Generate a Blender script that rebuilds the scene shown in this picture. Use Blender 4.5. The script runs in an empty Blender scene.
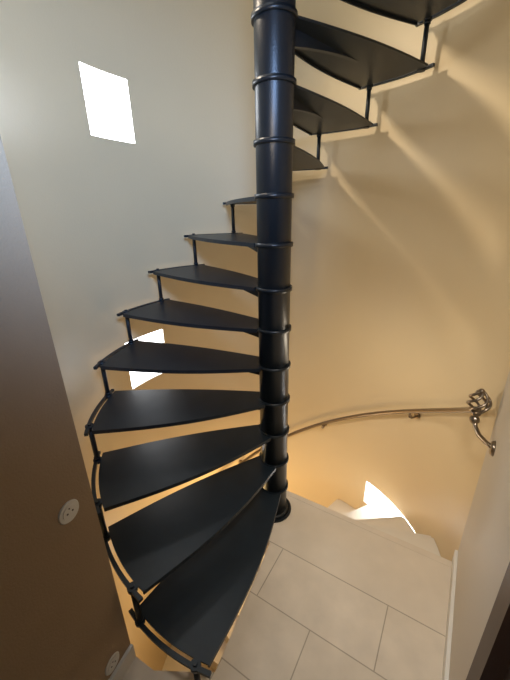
import bpy, bmesh, math
from mathutils import Vector, Matrix
D=math.radians
PX,PY=0.096,1.556
R=1.0
sc=bpy.context.scene
sc.view_settings.view_transform='Standard'

# ---------------- materials ----------------
def mat(name,col,rough=0.6,metal=0.0,bump=0.0,bscale=60,var=0.0,vscale=3,spec=0.5,coat=0):
    m=bpy.data.materials.new(name); m.use_nodes=True
    nt=m.node_tree; b=nt.nodes['Principled BSDF']
    b.inputs['Base Color'].default_value=(*col,1)
    b.inputs['Roughness'].default_value=rough
    b.inputs['Metallic'].default_value=metal
    b.inputs['Specular IOR Level'].default_value=spec
    tc=nt.nodes.new('ShaderNodeTexCoord')
    if var>0:
        n=nt.nodes.new('ShaderNodeTexNoise'); n.inputs['Scale'].default_value=vscale; n.inputs['Detail'].default_value=6
        nt.links.new(tc.outputs['Object'],n.inputs['Vector'])
        mx=nt.nodes.new('ShaderNodeMix'); mx.data_type='RGBA'
        mx.inputs[6].default_value=(*[c*(1-var) for c in col],1)
        mx.inputs[7].default_value=(*[min(1,c*(1+var)) for c in col],1)
        nt.links.new(n.outputs['Fac'],mx.inputs[0]); nt.links.new(mx.outputs[2],b.inputs['Base Color'])
    if bump>0:
        n=nt.nodes.new('ShaderNodeTexNoise'); n.inputs['Scale'].default_value=bscale; n.inputs['Detail'].default_value=5
        nt.links.new(tc.outputs['Object'],n.inputs['Vector'])
        bp=nt.nodes.new('ShaderNodeBump'); bp.inputs['Strength'].default_value=bump; bp.inputs['Distance'].default_value=0.01
        nt.links.new(n.outputs['Fac'],bp.inputs['Height']); nt.links.new(bp.outputs['Normal'],b.inputs['Normal'])
    return m
def emis(name,col,s):
    m=bpy.data.materials.new(name); m.use_nodes=True; nt=m.node_tree
    b=nt.nodes['Principled BSDF']; b.inputs['Base Color'].default_value=(.8,.8,.8,1)
    b.inputs['Emission Color'].default_value=(*col,1); b.inputs['Emission Strength'].default_value=s
    return m
M_wall=mat('plaster_cream',(0.79,0.64,0.40),0.48,bump=0.06,bscale=110,var=0.03,vscale=2)
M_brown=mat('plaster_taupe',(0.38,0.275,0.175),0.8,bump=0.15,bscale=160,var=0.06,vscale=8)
M_grey=mat('plaster_offwhite',(0.66,0.60,0.51),0.6,bump=0.06,bscale=110,var=0.03)
M_white=mat('trim_white',(0.8,0.78,0.73),0.4)
M_ceil=mat('ceiling_paint',(0.8,0.77,0.7),0.8)
M_black=mat('painted_steel',(0.010,0.017,0.025),0.40,bump=0.04,bscale=300,var=0.4,vscale=9)
M_pole=mat('painted_steel_pole',(0.008,0.013,0.019),0.33,bump=0.10,bscale=180)
M_bronze=mat('brushed_steel_bronze',(0.30,0.25,0.20),0.28,metal=1.0,bump=0.1,bscale=80)
M_step=mat('limestone_step',(0.82,0.77,0.68),0.4,var=0.06,vscale=7)
M_wood=mat('dark_wood',(0.045,0.022,0.014),0.5,var=0.3,vscale=12)
M_slot=mat('dark_plastic',(0.08,0.07,0.06),0.5)
M_pane=emis('daylight_glass',(0.92,0.96,1.0),14)
M_pane2=emis('daylight_glass_and_sun_patch',(0.95,0.97,1.0),6)  # lower windows, and the glowing stand-in for the sunlight patch

def tile_mat():
    m=mat('stone_tile',(0.70,0.63,0.54),0.38)
    nt=m.node_tree; b=nt.nodes['Principled BSDF']
    uv=nt.nodes.new('ShaderNodeUVMap')
    br=nt.nodes.new('ShaderNodeTexBrick')
    br.offset=0.5; br.offset_frequency=2; br.squash=1
    br.inputs['Scale'].default_value=1
    br.inputs['Brick Width'].default_value=0.55
    br.inputs['Row Height'].default_value=0.28
    br.inputs['Mortar Size'].default_value=0.0028
    br.inputs['Mortar Smooth'].default_value=0.3
    br.inputs['Color1'].default_value=(0.80,0.705,0.585,1)
    br.inputs['Color2'].default_value=(0.76,0.665,0.545,1)
    br.inputs['Mortar'].default_value=(0.46,0.39,0.30,1)
    nt.links.new(uv.outputs['UV'],br.inputs['Vector'])
    n=nt.nodes.new('ShaderNodeTexNoise'); n.inputs['Scale'].default_value=9; n.inputs['Detail'].default_value=8
    nt.links.new(uv.outputs['UV'],n.inputs['Vector'])
    mr=nt.nodes.new('ShaderNodeMapRange'); mr.inputs['To Min'].default_value=0.80; mr.inputs['To Max'].default_value=1.13
    nt.links.new(n.outputs['Fac'],mr.inputs['Value'])
    mx=nt.nodes.new('ShaderNodeMix'); mx.data_type='RGBA'; mx.blend_type='MULTIPLY'; mx.inputs[0].default_value=1
    nt.links.new(br.outputs['Color'],mx.inputs[6]); nt.links.new(mr.outputs['Result'],mx.inputs[7])
    nt.links.new(mx.outputs[2],b.inputs['Base Color'])
    bp=nt.nodes.new('ShaderNodeBump'); bp.inputs['Strength'].default_value=0.3; bp.inputs['Distance'].default_value=0.003; bp.invert=True
    nt.links.new(br.outputs['Fac'],bp.inputs['Height']); nt.links.new(bp.outputs['Normal'],b.inputs['Normal'])
    return m
M_tile=tile_mat()
M_tile1=mat('stone_tile_plain',(0.76,0.67,0.555),0.38,var=0.10,vscale=8)

# ---------------- mesh helpers ----------------
def obj(name,bm,mats,parent=None,smooth=False,loc=None):
    me=bpy.data.meshes.new(name); 
    bmesh.ops.recalc_face_normals(bm,faces=bm.faces)
    bm.to_mesh(me); bm.free()
    for m in (mats if isinstance(mats,(list,tuple)) else [mats]): me.materials.append(m)
    if smooth:
        for p in me.polygons: p.use_smooth=True
    o=bpy.data.objects.new(name,me); sc.collection.objects.link(o)
    if parent: o.parent=parent
    if loc: o.location=loc
    return o
def empty(name,loc=(0,0,0)):
    e=bpy.data.objects.new(name,None); e.location=loc; sc.collection.objects.link(e); e.empty_display_size=.1
    return e
def prism(bm,pts,z0,z1,mi=0):
    lo=[bm.verts.new((p[0],p[1],z0)) for p in pts]; hi=[bm.verts.new((p[0],p[1],z1)) for p in pts]
    fs=[bm.faces.new(hi),bm.faces.new(lo[::-1])]
    n=len(pts)
    for i in range(n): fs.append(bm.faces.new((lo[i],lo[(i+1)%n],hi[(i+1)%n],hi[i])))
    for f in fs: f.material_index=mi
    return fs
def cyl(bm,c,r,z0,z1,seg=24,r2=None,mi=0):
    r2=r if r2 is None else r2
    lo=[bm.verts.new((c[0]+r*math.cos(2*math.pi*i/seg),c[1]+r*math.sin(2*math.pi*i/seg),z0)) for i in range(seg)]
    hi=[bm.verts.new((c[0]+r2*math.cos(2*math.pi*i/seg),c[1]+r2*math.sin(2*math.pi*i/seg),z1)) for i in range(seg)]
    fs=[bm.faces.new(hi),bm.faces.new(lo[::-1])]
    for i in range(seg):
        f=bm.faces.new((lo[i],lo[(i+1)%seg],hi[(i+1)%seg],hi[i])); f.smooth=True; fs.append(f)
    for f in fs: f.material_index=mi
def tube(bm,pts,r,seg=10):
    pts=[Vector(p) for p in pts]; rings=[]
    prev=None
    for i,p in enumerate(pts):
        t=(pts[min(i+1,len(pts)-1)]-pts[max(i-1,0)]).normalized()
        if prev is None:
            a=Vector((0,0,1)) if abs(t.z)<.9 else Vector((1,0,0))
            n=t.cross(a).normalized()
        else:
            n=(prev-t*prev.dot(t)).normalized()
        prev=n; b=t.cross(n)
        rr=r[i] if isinstance(r,(list,tuple)) else r
        rings.append([bm.verts.new(p+rr*(math.cos(2*math.pi*k/seg)*n+math.sin(2*math.pi*k/seg)*b)) for k in range(seg)])
    for i in range(len(rings)-1):
        for k in range(seg):
            f=bm.faces.new((rings[i][k],rings[i][(k+1)%seg],rings[i+1][(k+1)%seg],rings[i+1][k])); f.smooth=True
    bm.faces.new(rings[0][::-1]); bm.faces.new(rings[-1])
def ball(bm,c,r,sz=(1,1,1)):
    bmesh.ops.create_uvsphere(bm,u_segments=16,v_segments=10,radius=r,matrix=Matrix.Translation(c)@Matrix.Diagonal((*sz,1)))
def pol(a,r,z=None):
    x,y=PX+r*math.cos(D(a)),PY+r*math.sin(D(a))
    return (x,y) if z is None else (x,y,z)

# ---------------- spiral staircase ----------------
stair=empty('spiral_staircase',(PX,PY,0))
STEP=18.0; A11=251.5; SPAN=24.0; RO=0.905
KTOP=-8
# pole
bm=bmesh.new()
cyl(bm,(0,0),0.077,0.0,4.75,48)
cyl(bm,(0,0),0.108,0.0,0.010,40)
cyl(bm,(0,0),0.095,0.010,0.024,40,r2=0.08)
obj('centre_pole',bm,M_pole,stair)
bm=bmesh.new()
for k in range(12,KTOP-1,-1):
    z=(12-k)*.2
    if k<12:
        cyl(bm,(0,0),0.086,z-0.014,z+0.004,48)
obj('collar_rings',bm,M_pole,stair)

def tread_mesh():
    bm=bmesh.new()
    N=14; pts=[]
    r0=.072
    for i in range(N+1):
        t=i/N; x=r0+(RO-r0)*t; y=.06*(1-t)+.035*math.sin(math.pi*t)
        pts.append((x,y))
    for i in range(1,12):
        a=-SPAN*i/12; pts.append((RO*math.cos(D(a)),RO*math.sin(D(a))))
    c,s=math.cos(D(-SPAN)),math.sin(D(-SPAN))
    for i in range(N,-1,-1):
        t=i/N; x=r0+(RO-r0)*t; y=-.05*(1-t)-.022*math.sin(math.pi*t)
        pts.append((x*c-y*s,x*s+y*c))
    prism(bm,pts,-0.009,0)
    # outer hoop
    ri,ro=.919,.935
    A0,A1=1.0,-SPAN-1.0
    n=20
    outer=[]; inner=[]
    for i in range(n+1):
        a=A0+(A1-A0)*i/n
        outer.append((ro*math.cos(D(a)),ro*math.sin(D(a)))); inner.append((ri*math.cos(D(a)),ri*math.sin(D(a))))
    for i in range(n):
        prism(bm,[outer[i],outer[i+1],inner[i+1],inner[i]],-0.012,0.002)
    for a in (-3,-SPAN+3):
        ca,sa=math.cos(D(a)),math.sin(D(a))
        cyl(bm,(.921*ca,.921*sa),.020,-.014,.003,16)
        cyl(bm,(.921*ca,.921*sa),.009,.003,.010,6)
    bmesh.ops.recalc_face_normals(bm,faces=bm.faces)
    # gusset bracket under plate
    a=-11
    ca,sa=math.cos(D(a)),math.sin(D(a))
    prof=[]
    for i in range(13):
        t=i/12; x=.07+.50*t; prof.append((x,-.009-.062*(1-t)**1.6))
    w=.011
    L=[];Rr=[]
    for (x,z) in prof:
        L.append((bm.verts.new((x*ca+w*sa,x*sa-w*ca,-.008)),bm.verts.new((x*ca+w*sa,x*sa-w*ca,z))))
        Rr.append((bm.verts.new((x*ca-w*sa,x*sa+w*ca,-.008)),bm.verts.new((x*ca-w*sa,x*sa+w*ca,z))))
    for i in range(12):
        bm.faces.new((L[i][0],L[i+1][0],L[i+1][1],L[i][1]))
        bm.faces.new((Rr[i][0],Rr[i][1],Rr[i+1][1],Rr[i+1][0]))
        bm.faces.new((L[i][1],L[i+1][1],Rr[i+1][1],Rr[i][1]))
    bm.faces.new((L[0][0],L[0][1],Rr[0][1],Rr[0][0]))
    lip=[]
    for i in range(N+1):
        t=i/N; x=r0+(RO-r0)*t; y=.06*(1-t)+.035*math.sin(math.pi*t); lip.append((x,y))
    for i in range(N):
        (xa,ya),(xb,yb)=lip[i],lip[i+1]
        prism(bm,[(xa,ya),(xb,yb),(xb,yb-.006),(xa,ya-.006)],-0.019,-.0085)
    bmesh.ops.recalc_face_normals(bm,faces=bm.faces)
    me=bpy.data.meshes.new('tread'); bm.to_mesh(me); bm.free(); me.materials.append(M_black)
    return me
tm=tread_mesh()
i=0
for k in range(11,KTOP-1,-1):
    i+=1
    o=bpy.data.objects.new('tread_%d'%i,tm); sc.collection.objects.link(o); o.parent=stair
    o.location=(0,0,(12-k)*.2); o.rotation_euler=(0,0,D(A11-(11-k)*STEP))
bm=bmesh.new()
for k in range(11,KTOP-1,-1):
    a=A11-(11-k)*STEP-3; z=(12-k)*.2
    c=(.921*math.cos(D(a)),.921*math.sin(D(a)))
    cyl(bm,c,.0115,z-.2,z-.01,14)
    cyl(bm,c,.015,z-.195,z-.183,14)
    cyl(bm,c,.015,z-.027,z-.012,14)
obj('spacer_posts',bm,M_black,stair)

# ---------------- curved shaft wall ----------------
RIS=.187
wins_and_patch=[(140,156,2.12,2.425),(138.5,157,0.645,0.975),(138.5,157,-0.95,-0.62),(4,36,-0.60,-0.375),(138.5,157,3.60,3.93)]  # fourth entry: sunlight patch by the stone steps, made as a glowing pane
ZB,ZT=-2.6,4.8
AL,AR=229.0,339.0
zs=sorted(set([ZB,ZT,0.0,2.5]+[w[2] for w in wins_and_patch]+[w[3] for w in wins_and_patch]))
angs=set([AL,AR])
for w in wins_and_patch: angs|={w[0],w[1]}
a=0
while a<360: 
    if all(abs(a-x)>1.0 for x in angs) : angs.add(float(a))
    a+=3
angs=sorted(angs)
bm=bmesh.new()
V={}
for ai,a in enumerate(angs):
    for zi,z in enumerate(zs): V[ai,zi]=bm.verts.new(pol(a,R,z))
n=len(angs)
for ai in range(n):
    a0=angs[ai]; a1=angs[(ai+1)%n] if ai<n-1 else 360
    am=(a0+a1)/2
    for zi in range(len(zs)-1):
        zm=(zs[zi]+zs[zi+1])/2
        if AL<am<AR and 0<zm<2.5: continue
        if any(w[0]<am<w[1] and w[2]<zm<w[3] for w in wins_and_patch): continue
        bm.faces.new((V[ai,zi],V[(ai+1)%n,zi],V[(ai+1)%n,zi+1],V[ai,zi+1]))
wb=obj('wall_back',bm,M_wall,smooth=True)
for wi,(a0,a1,z0,z1) in enumerate(wins_and_patch):
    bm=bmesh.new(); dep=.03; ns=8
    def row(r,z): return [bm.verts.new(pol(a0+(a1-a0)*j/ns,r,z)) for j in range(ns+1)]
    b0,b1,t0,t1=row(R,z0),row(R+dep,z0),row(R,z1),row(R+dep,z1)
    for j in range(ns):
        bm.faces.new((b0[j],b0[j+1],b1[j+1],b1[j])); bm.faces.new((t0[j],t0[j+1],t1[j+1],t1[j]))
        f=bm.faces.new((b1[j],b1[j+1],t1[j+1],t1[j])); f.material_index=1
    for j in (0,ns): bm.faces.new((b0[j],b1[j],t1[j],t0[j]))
    obj('window_or_sun_patch_%d'%(wi+1),bm,[M_white,M_pane if wi in (0,4) else M_pane2])

# ---------------- straight walls of the passage ----------------
LJ=(-.542,.83); RJ=pol(AR,R)
def quadwall(name,p,q,z0,z1,m,th=.08,side=1):
    bm=bmesh.new()
    d=(Vector(q)-Vector(p)).normalized(); nn=Vector((-d.y,d.x))*th*side
    prism(bm,[p,q,(q[0]+nn.x,q[1]+nn.y),(p[0]+nn.x,p[1]+nn.y)],z0,z1)
    return obj(name,bm,m)
LQ=(LJ[0]-.40*2.6,LJ[1]-2.6)
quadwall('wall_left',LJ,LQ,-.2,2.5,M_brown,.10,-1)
dR=Vector((RJ[0]-.59,RJ[1]-.525)).normalized()
RE=(.59,.525)
quadwall('wall_right',RJ,RE,-.2,2.5,M_grey,.10,1)
RQ=(RE[0]-dR.x*2.1,RE[1]-dR.y*2.1)
J1=(RE[0]-dR.x*.09,RE[1]-dR.y*.09); J2=(RE[0]-dR.x*.95,RE[1]-dR.y*.95); J3=(RE[0]-dR.x*1.04,RE[1]-dR.y*1.04)
quadwall('wall_right_rear',J3,RQ,-.2,2.5,M_grey,.10,1)
door=empty('door_1',(J2[0],J2[1],0))
dinv=Matrix.Translation((-J2[0],-J2[1],0))
nr=Vector((-dR.y,dR.x))
bm=bmesh.new()
def slab(bm,p,q,o0,o1,z0,z1):
    prism(bm,[(p[0]+nr.x*o0,p[1]+nr.y*o0),(q[0]+nr.x*o0,q[1]+nr.y*o0),(q[0]+nr.x*o1,q[1]+nr.y*o1),(p[0]+nr.x*o1,p[1]+nr.y*o1)],z0,z1)
slab(bm,RE,J1,-.10,.008,0,2.1); slab(bm,J2,J3,-.10,.008,0,2.1); slab(bm,RE,J3,-.10,.008,2.1,2.5)
bm.transform(dinv); f=obj('frame',bm,M_wood,door)
bm=bmesh.new(); slab(bm,J1,J2,-.07,-.03,0,2.1)
for zz in ((.15,.95),(1.1,1.95)):
    a_=(J1[0]-dR.x*.12,J1[1]-dR.y*.12); b_=(J2[0]+dR.x*.12,J2[1]+dR.y*.12)
    slab(bm,a_,b_,-.03,-.018,*zz)
bm.transform(dinv); obj('leaf',bm,M_wood,door)
quadwall('wall_front',LQ,RQ,-.2,2.5,M_grey,.08,-1)
bm=bmesh.new()
# passage ceiling, split into simple pieces up to the shaft opening
arc=[pol(a,R) for a in range(229,340,5)]+[RJ]
m_=len(arc)
for q in range(m_-1):
    s0=q/(m_-1); s1=(q+1)/(m_-1)
    A_=(LQ[0]+(RQ[0]-LQ[0])*s0,LQ[1]+(RQ[1]-LQ[1])*s0); B_=(LQ[0]+(RQ[0]-LQ[0])*s1,LQ[1]+(RQ[1]-LQ[1])*s1)
    prism(bm,[A_,B_,arc[q+1],arc[q]],2.5,2.56)
obj('ceiling',bm,M_ceil)
bm=bmesh.new(); prism(bm,[pol(a,R) for a in range(0,360,6)],4.8,4.86); obj('ceiling_shaft',bm,M_ceil)

# ---------------- landing floor (convex pieces) ----------------
edge_out=pol(-32+9.2,.998)
e_in=(PX+.16*math.cos(D(58))-.02,PY+.16*math.sin(D(58))+.005)
c1=(.06,1.32); c2=(-.19,.765); c3=(-.44,.775)
pieces=[[c1,(.0,1.47),(-.015,1.56),(-.01,1.66),(.02,1.70),(.07,1.722),e_in],
        [c1,e_in,edge_out],[c1,edge_out,RJ,RE],[c2,c1,RE],[c2,RE,RQ,LQ],[c3,c2,LQ],[c3,LQ,LJ]]
nv=Vector((.53,.848,0)); sv=Vector((.848,-.53,0))
bm=bmesh.new()
for P in pieces: prism(bm,P,-RIS,0)
geom=bm.verts[:]+bm.edges[:]+bm.faces[:]
bmesh.ops.bisect_plane(bm,geom=geom,plane_co=nv*1.163,plane_no=nv)
uvl=bm.loops.layers.uv.new('UVMap')
for f in bm.faces:
    c=f.calc_center_median()
    f.material_index=1 if c.dot(nv)>1.163 else 0
    for l in f.loops:
        p=l.vert.co
        l[uvl].uv=(p.dot(sv)+.02+.275+5.5, p.dot(nv)-.88+2.8)
fo=obj('floor',bm,[M_tile,M_tile1])
bm=bmesh.new()
o_=.012
prism(bm,[(e_in[0]-.53*.02,e_in[1]-.848*.02),(edge_out[0]-.53*.02,edge_out[1]-.848*.02),pol(-21.8,.998),(e_in[0]+.53*o_,e_in[1]+.848*o_)],-.03,.0015)
obj('trim_1',bm,M_tile1)
def bb(name,p,q,h=.075,t=.014,side=1):
    return quadwall(name,p,q,0.0,h,M_white,t,side)
bb('baseboard_right',RJ,RE,.075,.014,-1)
bb('baseboard_left',LJ,LQ,.075,.014,1)
bm=bmesh.new(); 
prism(bm,[pol(a,R) for a in range(0,360,6)],-2.66,-2.6); obj('floor_lower',bm,M_step)

# ---------------- descending stone steps ----------------
bm=bmesh.new()
off=.16; ro=.999; da=math.degrees(math.asin(off/ro))
for j in range(1,14):
    b0=(j-1)*18-12; b1=j*18
    outer=[pol(-32+da+b0+(b1-b0)*q/12,.997) for q in range(13)]
    z0,z1=-RIS*j-RIS-.01,-RIS*j-.0005
    tA=pol(58+b0,off); tB=pol(58+b1,off)
    prism(bm,[tA,outer[0],outer[1]],z0,z1)
    prism(bm,[tA]+outer[1:]+[tB],z0,z1)
    prism(bm,[tA,tB,(PX,PY)],z0,z1)
    e0,e1=tB,pol(-32+da+b1,.985)
    n_=(math.cos(D(58+b1)),math.sin(D(58+b1)))
    prism(bm,[e0,e1,(e1[0]+n_[0]*.015,e1[1]+n_[1]*.015),(e0[0]+n_[0]*.015,e0[1]+n_[1]*.015)],-RIS*j-.03,-RIS*j-.0005)
obj('stone_steps',bm,M_step)

# ---------------- handrail ----------------
rail=empty('handrail',pol(-20,.93,.92))
inv=Matrix.Translation(-Vector(rail.location))
def hz(a): return .905-.0107*(a+20)
bm=bmesh.new()
tube(bm,[pol(a,.93,hz(a)) for a in [x for x in range(-19,120,3)]],.014,12)
bm.transform(inv); obj('rail',bm,M_bronze,rail)
bm=bmesh.new()
for a in (16,60,105):
    z=hz(a)
    tube(bm,[pol(a,.93,z-.01),pol(a,.93,z-.035),pol(a,.945,z-.055),pol(a,.97,z-.055),pol(a,.998,z-.045)],.0065,8)
    tube(bm,[pol(a,.985,z-.045),pol(a,.999,z-.045)],.02,14)
    ball(bm,pol(a,.935,z-.04),.012)
bm.transform(inv); obj('brackets',bm,M_bronze,rail)
bm=bmesh.new()
C=Vector(pol(-20,.93,.94)); H=.054; W=.042
for s in range(5):
    pp=[]
    for q in range(17):
        t=q/16; ph=2*math.pi*s/5+t*math.pi*1.1; rr=W*math.sin(math.pi*(.06+.88*t))
        pp.append(C+Vector((rr*math.cos(ph),rr*math.sin(ph),-H+2*H*t)))
    tube(bm,pp,.006,8)
ball(bm,C+Vector((0,0,H)),.013); ball(bm,C-Vector((0,0,H)),.020,(1,1,.8))
e=Vector(pol(-19,.93,hz(-19)))
tube(bm,[e,C-Vector((0,0,H+.006))],.014,10)
w0=Vector((RJ[0]-dR.x*.16,RJ[1]-dR.y*.16,.80))
S=C-Vector((0,0,H+.005)); tow=(w0-S); tow.z=0
pp=[S,S+Vector((0,0,-.03)),S+tow*.12+Vector((0,0,-.055)),S+tow*.35+Vector((0,0,-.068)),S+tow*.7+Vector((0,0,-.06)),Vector((w0.x,w0.y,S.z-.045))]
tube(bm,pp,.010,10)
n2=Vector((dR.y,-dR.x,0)); w1=Vector((w0.x,w0.y,S.z-.045))
tube(bm,[w1,w1-n2*.012],[.032,.026],18)
ball(bm,S+Vector((0,0,-.03)),.021)
bm.transform(inv); obj('basket_finial',bm,M_bronze,rail)

# ---------------- wall outlets (left) ----------------
dl=Vector((LQ[0]-LJ[0],LQ[1]-LJ[1],0)).normalized(); nl=Vector((-dl.y,dl.x,0))
def outlet(name,pos):
    e=empty(name,pos)
    M=Matrix((( dl.x,0,nl.x),(dl.y,0,nl.y),(0,1,0))).to_4x4()
    bm=bmesh.new()
    cyl(bm,(0,0),.036,0,.004,32,r2=.033); cyl(bm,(0,0),.023,.004,.006,28)
    bm.transform(M); obj('plate',bm,M_white,e)
    bm=bmesh.new()
    for x,y,r in ((-.009,0,.003),(.009,0,.003),(0,.014,.0025)): cyl(bm,(x,y),r,.006,.0068,10)
    bm.transform(M); obj('sockets',bm,M_slot,e)
def onleft(y,z): 
    t=(LJ[1]-y)/2.6; return (LJ[0]+(LQ[0]-LJ[0])*t,y,z)
outlet('wall_outlet',onleft(.75,.897)); outlet('wall_outlet.001',onleft(.745,.12))

# ---------------- lights ----------------
def area(name,loc,tgt,size,power,col,sy=None):
    l=bpy.data.lights.new(name,'AREA'); l.energy=power; l.color=col; l.size=size
    if sy: l.shape='RECTANGLE'; l.size_y=sy
    o=bpy.data.objects.new(name,l); sc.collection.objects.link(o); o.location=loc
    o.rotation_euler=(Vector(tgt)-Vector(loc)).to_track_quat('-Z','Y').to_euler()
    return o
def spot(name,loc,tgt,ang,power,col,r=.2,blend=1.0):
    l=bpy.data.lights.new(name,'SPOT'); l.energy=power; l.color=col; l.spot_size=D(ang); l.spot_blend=blend; l.shadow_soft_size=r
    o=bpy.data.objects.new(name,l); sc.collection.objects.link(o); o.location=loc
    o.rotation_euler=(Vector(tgt)-Vector(loc)).to_track_quat('-Z','Y').to_euler()
spot('light_daylight_spot',(.0,.25,2.3),(-.85,1.75,2.0),100,135,(.365,.575,1.0),.18)
spot('light_landing_spot',(.25,.2,2.4),(.70,1.35,0),72,80,(1.0,.91,.79),.12)
area('light_shaft_top',(PX-.2,PY-.2,4.6),(PX,PY,0),.9,8,(.75,.86,1.0))
def point(name,loc,power,col,r=.06):
    l=bpy.data.lights.new(name,'POINT'); l.energy=power; l.color=col; l.shadow_soft_size=r
    o=bpy.data.objects.new(name,l); sc.collection.objects.link(o); o.location=loc
point('light_warm_lower',pol(120,.6,-.7),9,(1.0,.66,.27),.1)
point('light_stairwell',pol(20,.45,.75),3.0,(1.0,.86,.66),.05)
spot('light_warm_right',(-.15,.5,1.95),(.95,1.9,2.1),95,17,(1.0,.80,.56),.05)
spot('light_added_tread_shadows',(-.68,1.75,2.95),(.9,1.8,1.9),80,62,(1.0,.85,.66),.07)  # warm spot added inside the shaft to cast tread shadows on the right
w=bpy.data.worlds.new('world'); sc.world=w; w.use_nodes=True
w.node_tree.nodes['Background'].inputs[0].default_value=(.6,.75,1,1); w.node_tree.nodes['Background'].inputs[1].default_value=.5

# ---------------- camera ----------------
f=330.0; p=math.atan(f/860); rho=math.asin(.0209)
R0=Vector((1,0,0)); F=Vector((0,math.cos(p),-math.sin(p))); U0=Vector((0,math.sin(p),math.cos(p)))
c,s=math.cos(rho),math.sin(rho)
Rr=R0*c-U0*s; Up=R0*s+U0*c
cam=bpy.data.cameras.new('camera'); co=bpy.data.objects.new('camera',cam); sc.collection.objects.link(co)
m=Matrix((Rr,Up,-F)).transposed().to_4x4(); m.translation=Vector((0,0,1.728)); co.matrix_world=m
cam.sensor_fit='VERTICAL'; cam.sensor_height=24; cam.lens=f/680*24; cam.clip_start=.01
sc.camera=co
